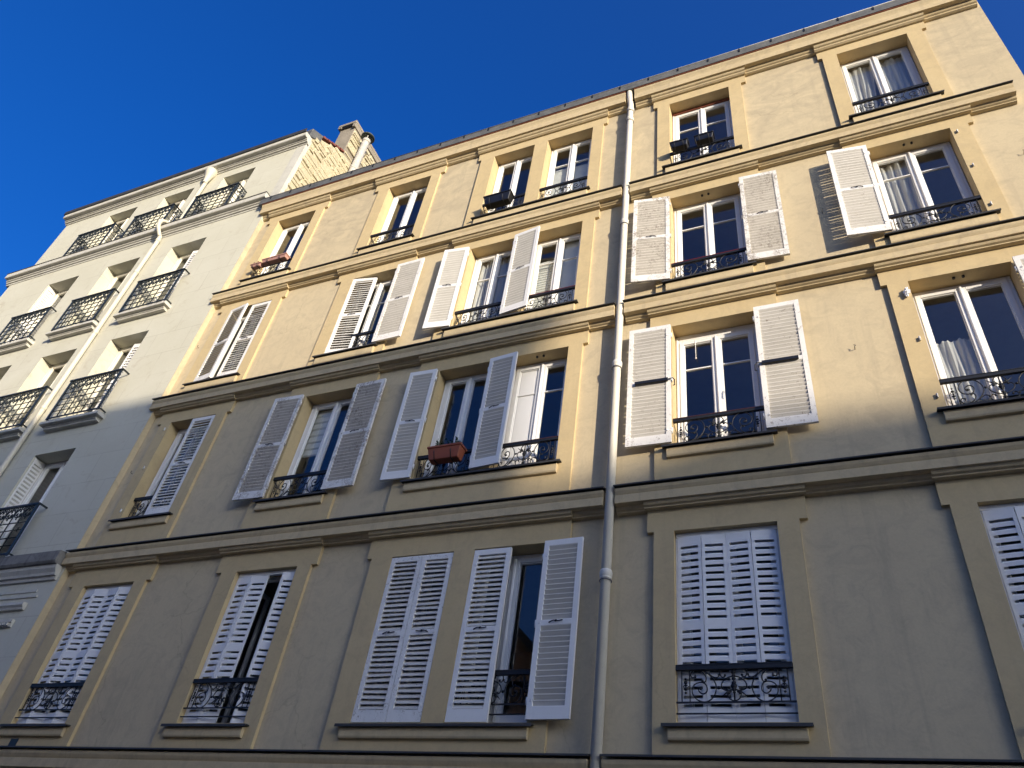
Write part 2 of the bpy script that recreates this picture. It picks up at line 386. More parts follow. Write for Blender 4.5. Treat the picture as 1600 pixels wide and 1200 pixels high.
while x < 3.2:
    b = MB(); b.box(x - .014, x + .014, YW - .254, YW - .03, 14.15, 14.262); b.build('gutter_clip', M['iron'], gut); x += .56
lip = MB(); lip.tube([(-11.3, YW - .245, 14.245), (3.32, YW - .245, 14.245)], .011, 8); lip.build('gutter_lip', M['pierced'], gut)
rf = MB(); rf.hexa([(XL, YW - .03, 14.1), (XR, YW - .03, 14.1), (XR, 12, 15.6), (XL, 12, 15.6), (XL, YW - .03, 14.24), (XR, YW - .03, 14.24), (XR, 12, 15.9), (XL, 12, 15.9)])
rf.hexa([(XL, 12, 15.6), (XR, 12, 15.6), (XR, 17, 14.0), (XL, 17, 14.0), (XL, 12, 15.9), (XR, 12, 15.9), (XR, 17.2, 14.2), (XL, 17.2, 14.2)])
rf.build('roof', M['zinc'], house)

# sills
def sill(x0, x1, r):
    zf = SILL[r]; m = MB()
    apron = MB(); z0 = {1: 2.275, 2: 5.395, 3: 8.275, 4: 11.13}[r]
    apron.prism([(YW, zf - .002), (7.125, zf - .03), (7.122, z0 + .02), (7.13, z0), (YW, z0 - .012)], x0 + .05, x1 - .05)
    s = apron.build('sill', M['mould'], house, bevel=.003)
    m.prism([(YR, zf + .034), (7.09, zf), (7.086, zf - .03), (7.094, zf - .03), (7.10, zf - .012), (YR, zf + .02)], x0, x1)
    m.build('zinc_cover', M['zinc'], s)
for r in TOP:
    for cols, e0, e1 in (((1,), .14, .13), ((2,), .15, .10), ((3, 4), .13, .08), ((5,), .12, .115), ((6,), .105, .115)):
        sill(COL[cols[0]][0] - e0, COL[cols[-1]][1] + e1, r)

# ------------------------------------------------------------------ windows
def window(c, r, bar=None, box=0., opened=False, panel=False, parent=house, x=None, z=None, y=7.385, pv='pvc', label=None):
    x0, x1 = x or COL[c]; z0, z1 = z or (SILL[r] + .036, TOP[r])
    e = .004
    f = MB(); fw = .052; yb = y + .065
    f.box(x0 + e, x0 + fw, y, yb, z0, z1 - e); f.box(x1 - fw, x1 - e, y, yb, z0, z1 - e)
    f.box(x0 + fw, x1 - fw, y, yb, z1 - fw - box, z1 - e); f.box(x0 + fw, x1 - fw, y, yb, z0, z0 + .05)
    f.box(x0 + .012, x0 + .03, y - .012, y - .001, z0 + .01, z1 - .02); f.box(x1 - .03, x1 - .012, y - .012, y - .001, z0 + .01, z1 - .02)
    W = f.build('window', M[pv], parent, bevel=.004, label=label)
    xm = (x0 + x1) / 2; za, zb = z0 + .052, z1 - fw - box - .002
    for i, (a, b) in enumerate(((x0 + fw + .002, xm - .002), (xm + .002, x1 - fw - .002))):
        if opened:                                  # sash swung into the room
            xs = a if i == 0 else b - .045; s = MB()
            for ya, yb_, zc, zd in ((y + .07, y + .12, za, zb), (y + .42, y + .47, za, zb), (y + .12, y + .42, za, za + .085), (y + .12, y + .42, zb - .056, zb)): s.box(xs, xs + .045, ya, yb_, zc, zd)
            s.build('sash', M[pv], W, bevel=.003); g = MB(); g.quad((xs + .02, y + .12, za + .085), (xs + .02, y + .42, za + .085), (xs + .02, y + .42, zb - .056), (xs + .02, y + .12, zb - .056)); g.build('pane', M['glass'], W); continue
        s = MB(); sw = .056; dy = -.012
        def bx(a_, b_, c_, d_, ya=y + dy, yb_=y + .045): s.box(a_, b_, ya, yb_, c_, d_)
        bx(a, a + sw, za, zb); bx(b - sw, b, za, zb); bx(a + sw, b - sw, zb - sw, zb); bx(a + sw, b - sw, za, za + .085)
        # glazing bead step
        bx(a + sw, a + sw + .012, za + .085, zb - sw, y + .004, y + .04); bx(b - sw - .012, b - sw, za + .085, zb - sw, y + .004, y + .04)
        bx(a + sw + .012, b - sw - .012, zb - sw - .012, zb - sw, y + .004, y + .04); bx(a + sw + .012, b - sw - .012, za + .085, za + .097, y + .004, y + .04)
        if bar:
            zz = za + (zb - za) * bar; bx(a + sw + .012, b - sw - .012, zz - .010, zz + .010, y + .001, y + .035)
        if i == 0: s.tube([(xm, y - .016, za + .01), (xm, y - .016, zb - .01)], .02, 8)
        so = s.build('sash', M[pv], W, bevel=.003)
        g = MB(); ga = (a + sw + .01, b - sw - .01, za + .09, zb - sw - .008)
        if panel and i == 0:
            g.box(ga[0], ga[1], y + .018, y + .026, ga[2], ga[3]); zz = ga[2] + (ga[3] - ga[2]) * .72
            g.box(ga[0] + .02, ga[1] - .02, y + .010, y + .0178, ga[2] + .03, zz - .012); g.box(ga[0] + .02, ga[1] - .02, y + .010, y + .0178, zz + .012, ga[3] - .03)
            g.build('white_panel', M[pv], W, bevel=.003)
        else:
            g.quad((ga[0], y + .02, ga[2]), (ga[1], y + .02, ga[2]), (ga[1], y + .02, ga[3]), (ga[0], y + .02, ga[3]))
            g.build('pane', M['glass'], W)
    return W
window(1, 2); window(2, 2); window(3, 2); window(4, 2, bar=.72, panel=True); window(5, 2, bar=.72, box=.07); window(6, 2)
window(1, 3); window(2, 3, bar=.70); window(3, 3, bar=.68); window(4, 3, bar=.70); window(5, 3, bar=.72, box=.02); window(6, 3, bar=.74)
window(1, 4); window(2, 4); window(3, 4); window(4, 4, bar=.68); window(5, 4, bar=.70, box=.06); window(6, 4)
window(1, 1); window(2, 1, opened=True); window(3, 1); window(4, 1); window(5, 1); window(6, 1)
b = MB(); b.box(COL[5][0] + .01, COL[5][1] - .01, 7.36, 7.383, TOP[4] - .085, TOP[4] - .012); b.build('blind_box', M['rust'], house, bevel=.004)

# ------------------------------------------------------------------ louvred wooden shutters
def shutter(h, f, z0, z1, opened, m='shutter', bars=False, label=None, mid=.5, latch=True, hinges=True):
    """h, f: plan points of the hinge edge and of the free edge; the leaf is 34 mm thick"""
    H = Vector((*h, 0)); F = Vector((*f, 0)); d = (F - H); w = d.length; d.normalize()
    nrm = Vector((d.y, -d.x, 0))
    if nrm.y > 0: nrm = -nrm                        # towards the street
    T = .034
    def P(u, v, t): q = H + d * u + nrm * t; return (q.x, q.y, z0 + v)
    s = MB(); L = z1 - z0; st = .058
    def bx(u0, u1, v0, v1, t0=0, t1=T): s.hexa([P(u0, v0, t0), P(u1, v0, t0), P(u1, v0, t1), P(u0, v0, t1), P(u0, v1, t0), P(u1, v1, t0), P(u1, v1, t1), P(u0, v1, t1)])
    bx(0, st, 0, L); bx(w - st, w, 0, L)
    vm = L * mid; rails = [(0, .125), (vm - .03, vm + .03), (L - .068, L)]
    for a, b_ in rails: bx(st, w - st, a, b_, .001, T - .001)
    sg = 1 if opened else -1; nframe = len(s.f)
    for va, vb in ((.125, vm - .03), (vm + .03, L - .068)):
        n = max(2, round((vb - va) / .061)); pt = (vb - va) / n
        for i in range(n):
            c = va + pt * (i + .5); j = random.uniform(-.003, .003); rise = (.0252 if opened else .022) + random.uniform(-.002, .002)
            lo, hi = -sg * rise, sg * rise; th = .0045; ua, ub = st - .004, w - st + .004
            t0, t1 = .003, T - .003; k = random.uniform(-.003, .003) * (1 if m == 'shutter' else 2.6)
            s.hexa([P(ua, c + lo - th, t0), P(ub, c + lo - th + k, t0), P(ub, c + hi - th + k, t1), P(ua, c + hi - th, t1),
                    P(ua, c + lo + th, t0), P(ub, c + lo + th + k, t0), P(ub, c + hi + th + k, t1), P(ua, c + hi + th, t1)])
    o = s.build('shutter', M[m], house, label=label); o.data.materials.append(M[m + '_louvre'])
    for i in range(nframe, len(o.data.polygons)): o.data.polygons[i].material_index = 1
    if hinges:
        for v in (L * .09, L * .5, L * .9):
            q = MB(); c = Vector(P(-.012, v, T * .5)); q.lathe(c.x, c.y, [(0, c.z - .04), (.011, c.z - .04), (.011, c.z + .04), (0, c.z + .04)], 8)
            q.hexa([P(-.012, v - .012, T * .5 - .006), P(.05, v - .012, T + .003), P(.05, v - .012, T + .008), P(-.012, v - .012, T * .5 + .008),
                    P(-.012, v + .012, T * .5 - .006), P(.05, v + .012, T + .003), P(.05, v + .012, T + .008), P(-.012, v + .012, T * .5 + .008)])
            q.build('hinge', M[m], o)
    if latch:
        q = MB(); cu = w * .5
        pts = [P(cu - .08, vm - .005, T + .006), P(cu - .03, vm + .012, T + .014), P(cu + .02, vm + .004, T + .016), P(cu + .075, vm + .014, T + .008)]
        q.tube(crm(pts, 4), .006, 6); q.blob(P(cu, vm + .01, T + .012), .018, .012, .014); q.build('latch', M['iron'], o)
    if bars:
        q = MB(); sgn = 1
        q.hexa([P(.03, vm - .035, T + .004), P(w - .1, vm - .035, T + .004), P(w - .1, vm - .035, T + .03), P(.03, vm - .035, T + .03),
                P(.03, vm + .012, T + .004), P(w - .1, vm + .012, T + .004), P(w - .1, vm + .012, T + .03), P(.03, vm + .012, T + .03)])
        q.tube([P(.03, vm - .01, T + .016), P(-.03, vm + .0, T + .016), P(-.05, vm - .03, T + .016), P(-.055, vm - .12, T + .016), P(-.03, vm - .125, T + .016)], .008, 6)
        q.build('security_bar', M['black'], o, bevel=.003)
    return o
YO = 7.13                                            # back face of an open leaf is near the surround
def zz(r, d0=.04, d1=0.): return SILL[r] + d0, TOP[r] - .012 + d1
# first storey
shutter((-5.217, 7.205), (-4.785, 7.205), *zz(1), False, 'shutter_worn'); shutter((-4.359, 7.205), (-4.778, 7.205), *zz(1), False, 'shutter_worn')
shutter((-4.074, 7.205), (-3.60, 7.205), *zz(1), False, 'shutter'); shutter((-3.155, 7.14), (-2.695, 7.125), *zz(1), True, 'shutter')
# second storey
shutter((-9.581, 7.205), (-10.09, 7.2), *zz(2), False, 'shutter_worn', label='closed white shutter leaf with flaking paint')
shutter((-7.69, 7.125), (-8.235, 7.105), *zz(2), True, 'shutter_peel', label='open white shutter leaf with badly peeling paint')
shutter((-6.66, 7.13), (-6.125, 7.12), *zz(2, .035), True, 'shutter_peel', label='open white shutter leaf with badly peeling paint')
shutter((-5.228, 7.13), (-5.68, 7.11), *zz(2), True); shutter((-4.345, 7.135), (-3.90, 7.095), *zz(2, .05), True)
shutter((-1.703, 7.14), (-2.255, 7.125), *zz(2), True, 'shutter_worn', bars=True, latch=False); shutter((-.626, 7.125), (-.08, 7.135), *zz(2), True, 'shutter_worn', bars=True, latch=False)
shutter((2.254, 7.12), (2.80, 7.10), *zz(2), True, 'shutter_worn')
# third storey
shutter((-10.594, 7.2), (-10.12, 7.125), *zz(3), False, 'shutter_worn'); shutter((-9.581, 7.205), (-10.06, 7.205), *zz(3), False, 'shutter_worn')
shutter((-7.677, 7.2), (-7.20, 7.275), *zz(3), False); shutter((-6.66, 7.125), (-6.115, 7.115), *zz(3, .035), True, 'shutter_worn', label='open shutter leaf with greyed worn louvres')
shutter((-5.228, 7.13), (-5.68, 7.075), *zz(3), True); shutter((-4.345, 7.13), (-3.875, 7.07), *zz(3, .05), True)
shutter((-1.703, 7.14), (-2.25, 7.055), *zz(3), True, 'shutter_peel', label='open white shutter leaf with peeling paint and a yellow stain'); shutter((-.626, 7.12), (-.085, 7.155), *zz(3), True, 'shutter_peel')
shutter((1.162, 7.12), (.635, 7.06), *zz(3), True, 'shutter_worn')

# ------------------------------------------------------------------ folding metal shutters of the first storey
def leaf(s, a, b, z0, z1):
    A = Vector((*a, 0)); B = Vector((*b, 0)); d = B - A; w = d.length; d.normalize(); n = Vector((d.y, -d.x, 0))
    if n.y > 0: n = -n
    def P(u, v, t): q = A + d * u + n * t; return (q.x, q.y, z0 + v)
    def hx(u0, u1, v0, v1, t0, t1, dv=0): s.hexa([P(u0, v0 + dv, t0), P(u1, v0 + dv, t0), P(u1, v0, t1), P(u0, v0, t1), P(u0, v1 + dv, t0), P(u1, v1 + dv, t0), P(u1, v1, t1), P(u0, v1, t1)])
    L = z1 - z0; st = .034
    hx(.002, st, 0, L, 0, .016); hx(w - st, w - .002, 0, L, 0, .016)
    hx(st, w - st, 0, .09, .001, .015); hx(st, w - st, L - .11, L, .001, .015)
    zm = L * .475; hx(st, w - st, zm - .03, zm + .03, .001, .015)
    for va, vb in ((.09, zm - .03), (zm + .03, L - .11)):
        k = max(1, round((vb - va) / .079)); pt = (vb - va) / k
        for i in range(k):
            v = va + i * pt; hx(st, w - st, v + pt * .0, v + pt * .47, .0, .013, .02)
def folding(c, plan):
    o = None; x0, x1 = COL[c]; z0, z1 = SILL[1] + .04, TOP[1] - .06
    root = MB(); root.box(x0 + .01, x1 - .01, 7.23, 7.27, TOP[1] - .055, TOP[1] - .006); root.box(x0 + .004, x0 + .022, 7.235, 7.26, z0, TOP[1] - .06); root.box(x1 - .022, x1 - .004, 7.235, 7.26, z0, TOP[1] - .06)
    o = root.build('folding_shutter', M['shutter'], house)
    for a, b in zip(plan[:-1], plan[1:]):
        if a is None or b is None: continue
        s = MB(); leaf(s, a, b, z0, z1); s.build('leaf', M['shutter'], o)
def even(c, amp):
    x0, x1 = COL[c]; a, b = x0 + .024, x1 - .024
    return [(a + (b - a) * i / 4, 7.245 - (amp if i % 2 else 0) + (.0 if i != 2 else -.006)) for i in range(5)]
folding(1, even(1, .045)); folding(5, even(5, .022)); folding(6, even(6, .03))
x0, x1 = COL[2]
folding(2, [(x0 + .024, 7.245), (x0 + .265, 7.225), (x0 + .53, 7.25), None, (x1 - .30, 7.37), (x1 - .215, 7.20), (x1 - .024, 7.245)])

# ------------------------------------------------------------------ scrolled iron window guards
SPI = [(370, 240), (450, 248), (530, 315), (575, 385), (588, 450), (565, 530), (515, 585), (445, 606), (370, 580), (322, 520), (315, 460), (345, 405), (410, 382), (465, 402), (485, 450), (475, 495), (435, 515), (395, 490), (388, 455), (410, 438), (435, 450)]
SP2 = [(370, 240), (430, 262), (475, 320), (470, 370), (440, 388), (430, 362)]
SP3 = [(380, 238), (330, 245), (300, 285), (315, 325), (348, 315), (352, 290)]
LY = [(790, 600), (735, 575), (708, 520), (715, 480)]
LY2 = [(790, 460), (720, 480), (665, 465), (645, 420), (670, 370), (725, 330), (775, 320)]
LY3 = [(775, 270), (745, 230), (700, 222), (650, 242), (632, 280), (655, 325), (690, 318), (690, 295)]
LY4 = [(510, 280), (545, 315), (585, 332), (620, 318), (622, 292)]
def guard(c, r, ztop, h, flip, rail='iron', extra=False):
    x0, x1 = COL[c]; x0 += .003; x1 -= .003; y = 7.185
    if (c, r) in ((4, 1), (1, 2), (2, 3)): y = 7.25; ztop *= 7.25 / 7.185
    z0 = ztop - h
    m = MB(); m.box(x0, x1, y - .02, y + .02, ztop - .036, ztop)
    R_ = m.build('railing', M['iron'], house)
    t = MB(); t.box(x0, x1, y - .023, y + .023, ztop + .0005, ztop + .014); t.build('handrail', M[rail], R_, bevel=.003)
    wd = x1 - x0; xm = (x0 + x1) / 2; kx = (wd / 2) / 655.; kz = (h - .036) / 372.
    s = MB(); s.box(x0, x1, y - .008, y + .008, z0 - .006, z0 + .008)
    if extra: s.box(x0, x1, y - .007, y + .007, z0 - .105, z0 - .093)
    def Q(px, pz, sg):
        fz = (606 - pz) * kz
        if flip: fz = (h - .036) - fz
        return (xm + sg * (785 - px) * kx * -1 if False else xm - sg * (785 - px) * kx, y, z0 + .004 + fz)
    for sg in (1, -1):
        for P_ in (SPI, SP2, SP3, LY, LY2, LY3, LY4):
            s.tube([Q(a, b_, sg) for a, b_ in crm(P_, 4)], .0062, 5)
        for a in (195, 287): s.tube([Q(a, 606, sg), Q(a, 234, sg)], .0058, 5)
        for a, b_, q in ((240, 340, 1), (240, 380, 1.5), (240, 415, 1.1), (240, 455, 1.5), (240, 500, 1.), (352, 318, 1), (435, 370, 1.1), (412, 455, 1.1), (690, 305, 1), (622, 300, .9), (720, 505, 1.5), (705, 465, 1.2), (740, 490, 1.2), (615, 448, 1.4)):
            p = Q(a, b_, sg); s.blob(p, .0125 * q, .009, .0125 * q)
        s.tube([Q(730, 480, sg), Q(690, 510, sg), Q(640, 552, sg)], .006, 5, taper=[1.4, 1.2, .4])
        s.tube([Q(210, 430, sg), Q(240, 400, sg), Q(275, 430, sg), Q(240, 460, sg), Q(210, 430, sg)], .004, 5)
    s.tube([Q(785, 606, 1), Q(785, 234, 1)], .0075, 6)
    for b_, q in ((270, 1.8), (310, 1.4), (345, 1.6), (395, 1.6), (430, 2.4), (465, 1.8), (500, 1.2)):
        s.blob(Q(785, b_, 1), .013 * q, .011, .012 * q)
    s.build('scrollwork', M['iron'], R_)
for c in (1, 2, 4, 5): guard(c, 1, 2.955, .335, False, extra=True)
for c in (1, 2, 3, 4, 5, 6): guard(c, 2, 5.965, .355, True, 'brownrail' if c in (4, 5) else 'iron')
for c in (2, 3, 4, 5, 6): guard(c, 3, 8.86, .345, True, 'redrail' if c in (4, 5) else 'iron')
for c in (1, 2, 3, 4, 5, 6): guard(c, 4, 11.775, .37, True)

# ------------------------------------------------------------------ downpipe of the yellow building
p = MB(); yp = 7.085
p.tube([(PIPE, yp, 2.0 - 3.4), (PIPE, yp, 13.62), (PIPE - .012, yp + .0, 13.74), (PIPE - .02, 7.05, 13.9), (PIPE - .02, 7.04, 14.07)], .054, 16)
dp = p.build('downpipe', M['pipe'], house)
for zc in (.9, 3.94, 6.98, 10.04, 13.13, 13.47):
    k = MB(); k.lathe(PIPE, yp, [(.054, zc - .075), (.062, zc - .075), (.063, zc - .06), (.059, zc - .055), (.067, zc - .045), (.069, zc + .005), (.062, zc + .03), (.054, zc + .035)], 20)
    k.build('collar', M['pipe'], dp)
    k = MB(); k.box(PIPE - .015, PIPE + .015, yp + .04, YW, zc - .1, zc - .08); k.tube([(PIPE + .064 * math.cos(a), yp + .064 * math.sin(a), zc - .09) for a in [i * math.pi / 10 for i in range(21)]], .006, 5); k.build('pipe_bracket', M['pierced'], dp)

# wall hooks, shutter stops and pins
def hook(x, z, y=YW):
    m = MB(); m.tube([(x, y, z), (x, y - .04, z), (x + .0, y - .044, z + .01), (x + .014, y - .044, z + .026), (x - .008, y - .044, z + .036)], .0045, 5); m.build('shutter_stop', M['iron'], house)
for x, z in ((-11.02, 9.55), (-10.95, 6.55), (.42, 9.3), (.44, 6.65), (2.9, 9.55)): hook(x, z)
def pin(x, z):
    m = MB(); m.lathe(x, YP - .014, [(0, z - .03), (.011, z - .03), (.011, z + .03), (0, z + .03)], 8); m.box(x - .006, x + .006, YP - .01, YP + .001, z - .008, z + .008); m.build('hinge_pin', M['shutter_peel'], house)
for x in (-10.66,):
    for z in (5.75, 6.6, 7.42): pin(x, z)
for z in (8.65, 9.5, 10.33): pin(2.31, z)
for z in (8.65, 9.5, 10.33): pin(-3.10, z) if False else None
for z in (5.75, 6.6): pin(1.11, z)
for c, r in ((4, 2), (6, 2), (5, 3), (6, 3)):        # paired bolt holes in the lintels
    xm = (COL[c][0] + COL[c][1]) / 2
    for dx in (-.05, .05):
        m = MB(); m.lathe(xm + dx, 7.25, [(0, TOP[r] - .02), (.017, TOP[r] - .02), (.017, TOP[r] + .002)], 10); m.build('bolt_cap', M['zinc'], house)
m = MB(); m.box(-11.0, -10.85, YW - .004, YW + .02, 4.50, 4.585); vg = m.build('vent_grille', M['panel'], house)
m = MB()
for i in range(4): m.box(-10.99 + i * .036, -10.968 + i * .036, YW - .007, YW - .003, 4.508, 4.578)
m.build('vent_slot', M['rust'], vg)
m = MB(); m.box(-10.42, -10.28, YP - .006, YP + .02, 2.15, 2.25); m.build('vent_opening', M['black'], house)
for a, b_ in ((-10.93, -10.84), (-9.35, -9.27)): pass

# ------------------------------------------------------------------ curtains and blinds (hang inside the windows)
def drape(x0, x1, z0, z1, y, folds, amp, label, gather=None, m='sheer', cat='curtain', name='curtain'):
    s = MB(); nx, nz = folds * 8, 12; vs = []; fs = []
    ph = [random.uniform(-.8, .8) for _ in range(folds + 2)]
    for j in range(nz + 1):
        v = j / nz
        for i in range(nx + 1):
            u = i / nx; uu = u
            if gather: uu = u * (1 - gather * (1 - v) ** 1.3)
            k = u * folds; a = amp * (.5 + .6 * (1 - v)) * math.sin(2 * math.pi * k + ph[int(k)] * .6)
            vs.append((x0 + (x1 - x0) * uu, y + a + .02 * math.sin(5 * v + i * .3), z0 + (z1 - z0) * v + .012 * math.sin(2 * math.pi * k + 1)))
    for j in range(nz):
        for i in range(nx): a = j * (nx + 1) + i; fs.append((a, a + 1, a + nx + 2, a + nx + 1))
    s.add(vs, fs, True); o = s.build(name, M[m]); return tag(o, label, cat, 'curtains behind the panes')
drape(1.26, 1.66, 5.6, 6.78, 7.475, 7, .018, 'white sheer half-height curtain in the shaded window at the right edge')
drape(1.25, 1.68, 8.75, 10.4, 7.48, 4, .05, 'bunched white lace curtain behind the left sash above the half-height curtain', None)
drape(1.25, 1.68, 11.4, 13.3, 7.48, 5, .03, 'white net curtain pulled aside, left sash of the topmost right window', .45)
drape(1.74, 2.17, 11.4, 13.3, 7.48, 5, .03, 'white net curtain hanging straight, right sash of the topmost right window')
drape(-5.15, -4.83, 8.5, 10.4, 7.48, 4, .035, 'long white curtain behind the left sash of the paired third-storey windows')
drape(-4.76, -4.43, 8.5, 10.4, 7.48, 4, .035, 'long white curtain in the right sash, beside the open shutter')
def slat_blind(x0, x1, z0, z1, y, n, label):
    s = MB(); pt = (z1 - z0) / n
    for i in range(n):
        za = z0 + i * pt; s.prism([(y + .004, za), (y - .012, za + pt * .18), (y - .006, za + pt * .9), (y + .004, za + pt * .98), (y + .008, za + pt * .5)], x0, x1)
    return tag(s.build('window_blind', M['blind']), label, 'blind', 'blinds behind the panes')
s = MB(); s.box(-4.03, -3.64, 7.478, 7.484, 11.4, 12.75); tag(s.build('window_blind', M['blind']), 'pale roller blind in the left sash of the top window beside the downpipe', 'blind', 'blinds behind the panes')
s = MB(); s.box(-3.6, -3.2, 7.478, 7.484, 11.4, 12.72); tag(s.build('window_blind', M['blind']), 'pale roller blind in the right sash of the top window beside the downpipe', 'blind', 'blinds behind the panes')
slat_blind(-7.6, -7.22, 6.55, 7.48, 7.475, 7, 'pale pleated blind half lowered behind the window between peeling shutters')
slat_blind(-4.02, -3.65, 8.5, 10.02, 7.475, 26, 'pale slatted blind lowered behind the left sash beside the dark red rail')
s = MB(); s.box(-3.58, -3.22, 7.475, 7.483, 8.5, 10.38); tag(s.build('window_blind', M['blind']), 'plain pale roller blind pulled down in the right sash by the downpipe', 'blind', 'blinds behind the panes')
s = MB(); s.tube([(-1.43, 7.372, 7.44), (-1.43, 7.372, 7.12)], .005, 5); s.blob((-1.43, 7.372, 7.11), .012, .012, .016); s.build('blind_cord', M['pvc'], house)

# ------------------------------------------------------------------ planters
def planter(name, x0, x1, yf, z0, h, dep, m, label, brackets=True, tp=.03, group='window boxes hung on the guards'):
    o = empty(name, ((x0 + x1) / 2, yf + dep / 2, z0), label, 'planter', group)
    s = MB(); t = tp
    s.hexa([(x0 + t, yf + t, z0), (x1 - t, yf + t, z0), (x1 - t, yf + dep - t * .5, z0), (x0 + t, yf + dep - t * .5, z0), (x0, yf, z0 + h - .03), (x1, yf, z0 + h - .03), (x1, yf + dep, z0 + h - .03), (x0, yf + dep, z0 + h - .03)])
    s.build('box_body', M[m], o, bevel=.006)
    e = .012; q = MB()
    for a, b_, c, d in ((x0 - e, x1 + e, yf - e, yf + .012), (x0 - e, x1 + e, yf + dep - .012, yf + dep + e), (x0 - e, x0 + .012, yf + .013, yf + dep - .013), (x1 - .012, x1 + e, yf + .013, yf + dep - .013)): q.box(a, b_, c, d, z0 + h - .031, z0 + h)
    q.build('rim', M[m], o, bevel=.004)
    q = MB(); q.box(x0 + .013, x1 - .013, yf + .013, yf + dep - .013, z0 + h - .029, z0 + h - .015); q.build('soil', M['soil'], o)
    if brackets:
        for xx in (x0 + (x1 - x0) * .25, x0 + (x1 - x0) * .75):
            q = MB(); q.tube([(xx, yf + dep + .03, z0 + h + .01), (xx, yf + dep + .016, z0 + h * .6), (xx, yf + dep + .016, z0 - .012), (xx, yf + .02, z0 - .012), (xx, yf - .02, z0 + h * .35), (xx, yf - .03, z0 + h * .5)], .007, 5); q.build('bracket', M['iron'], o)
    return o
planter('window_box', -4.96, -4.47, 6.985, 5.76, .2, .17, 'terracotta', 'terracotta window box hung on the iron guard between open shutters')
planter('window_box', -5.08, -4.55, 6.96, 11.47, .22, .18, 'black', 'long black window box hanging on a top-storey guard')
planter('window_box', -1.645, -1.36, 6.985, 11.66, .14, .14, 'black', 'small black window box, left of two on the top-storey guard right of the downpipe', tp=.02)
planter('window_box', -1.24, -.94, 6.985, 11.66, .14, .14, 'black', 'small black window box, right of two on the top-storey guard right of the downpipe', tp=.02)
planter('window_box', -10.22, -9.60, 7.0, 11.63, .10, .12, 'pink', 'faded pink window box at the right of the far left top window', tp=.015)
planter('window_box', -10.52, -10.26, 7.02, 11.60, .09, .11, 'pink', 'short faded pink window box with a small red plant', tp=.015)

def plant(x, y, z, n, h, sp, m, label, lw=.02):
    o = empty('potted_plant', (x, y, z), label, 'plant', 'plants in the window boxes'); st = MB(); lf = MB()
    for i in range(n):
        a = random.uniform(0, 6.28); r = random.uniform(.2, 1) * sp; hh = h * random.uniform(.5, 1)
        bx_, by = x + random.uniform(-.5, .5) * sp, y + random.uniform(-.03, .03)
        pts = [(bx_, by, z), (bx_ + r * .3 * math.cos(a), by + r * .2 * math.sin(a), z + hh * .55), (bx_ + r * math.cos(a), by + r * .6 * math.sin(a), z + hh)]
        st.tube(crm(pts, 3), .003, 4)
        for k in range(9):
            t = random.uniform(.25, 1); q = Vector(pts[0]).lerp(Vector(pts[2]), t); b2 = random.uniform(0, 6.28); l = lw * random.uniform(.7, 1.5)
            d1 = Vector((math.cos(b2), math.sin(b2), random.uniform(-.3, .8))) * l; d2 = Vector((-math.sin(b2), math.cos(b2), random.uniform(-.4, .4))) * l * .4
            lf.add([q, q + d1 * .5 + d2, q + d1, q + d1 * .5 - d2], [(0, 1, 2, 3)])
    st.build('stem', M[m], o); lf.build('foliage', M[m], o)
plant(-4.87, 7.06, 5.94, 7, .17, .07, 'leaf', 'small leggy green plant, left in the terracotta window box')
plant(-4.60, 7.06, 5.94, 12, .2, .12, 'leaf', 'spreading green plant, right in the terracotta window box')
plant(-10.42, 7.07, 11.68, 12, .11, .09, 'redleaf', 'small reddish plant in the short pink window box')
# crumpled plastic tied to the corner of the window
s = MB(); rw = random.Random(5); nu, nv = 14, 9; vs = []
for j in range(nv + 1):
    for i in range(nu):
        t, a = math.pi * j / nv, 2 * math.pi * i / nu; q = rw.uniform(.45, 1.15)
        vs.append((1.12 + .04 * q * math.sin(t) * math.cos(a) + .01 * math.cos(t), 7.135 + .028 * q * math.sin(t) * math.sin(a), 7.36 + .075 * q * math.cos(t)))
s.add(vs, [(j * nu + i, j * nu + (i + 1) % nu, (j + 1) * nu + (i + 1) % nu, (j + 1) * nu + i) for j in range(nv) for i in range(nu)])
tag(s.build('plastic_wrap', M['bag']), 'crumpled white plastic wrap tied at the top corner of the right edge window', 'plastic wrap')

# ------------------------------------------------------------------ cream building on the left
YC, YT = 7.10, 7.29
CX0, CX1 = -20.1, -11.15
cream = empty('apartment_building', (-15.6, 9, -EZ + .12), 'cream stone apartment building with black lattice balconies and a rubble gable', 'building')
CC = {'a': (-13.82, -12.72), 'b': (-15.97, -14.85), 'c': (-18.10, -16.97), 'd': (-20.3, -19.2)}
CR = {2: (5.06, 7.32), 3: (8.05, 10.40), 4: (11.13, 13.54)}
ch = [(CC[c][0], CC[c][1], *CR[r]) for c in 'abc' for r in CR]
w = MB(); w.holed(CX0, CX1, -EZ, 14.3, ch, YC)
for h_ in ch: w.reveal(*h_, YC, YC + .36)
th = [(CC[c][0] - .09, CC[c][1] - .1, 14.45, 16.8) for c in 'abc']
w.holed(CX0 - .1, CX1 - .12, 14.3, 17.4, th, YT)
for h_ in th: w.reveal(*h_, YT, YT + .30)
w.quad((CX1, YC, -EZ), (CX1, 17, -EZ), (CX1, 17, 14.3), (CX1, YC, 14.3)) if False else w.quad((CX1, YC, -EZ), (CX1, YW + .05, -EZ), (CX1, YW + .05, 14.3), (CX1, YC, 14.3))
w.quad((CX0, YC, -EZ), (CX0, YC, 14.3), (CX0, 17, 14.3), (CX0, 17, -EZ)); w.quad((CX0 - .1, YT, 14.3), (CX0 - .1, YT, 17.4), (CX0 - .1, 17, 17.4), (CX0 - .1, 17, 14.3))
w.quad((CX0, 17, -EZ), (CX0, 17, 17.4), (CX1, 17, 17.4), (CX1, 17, -EZ))
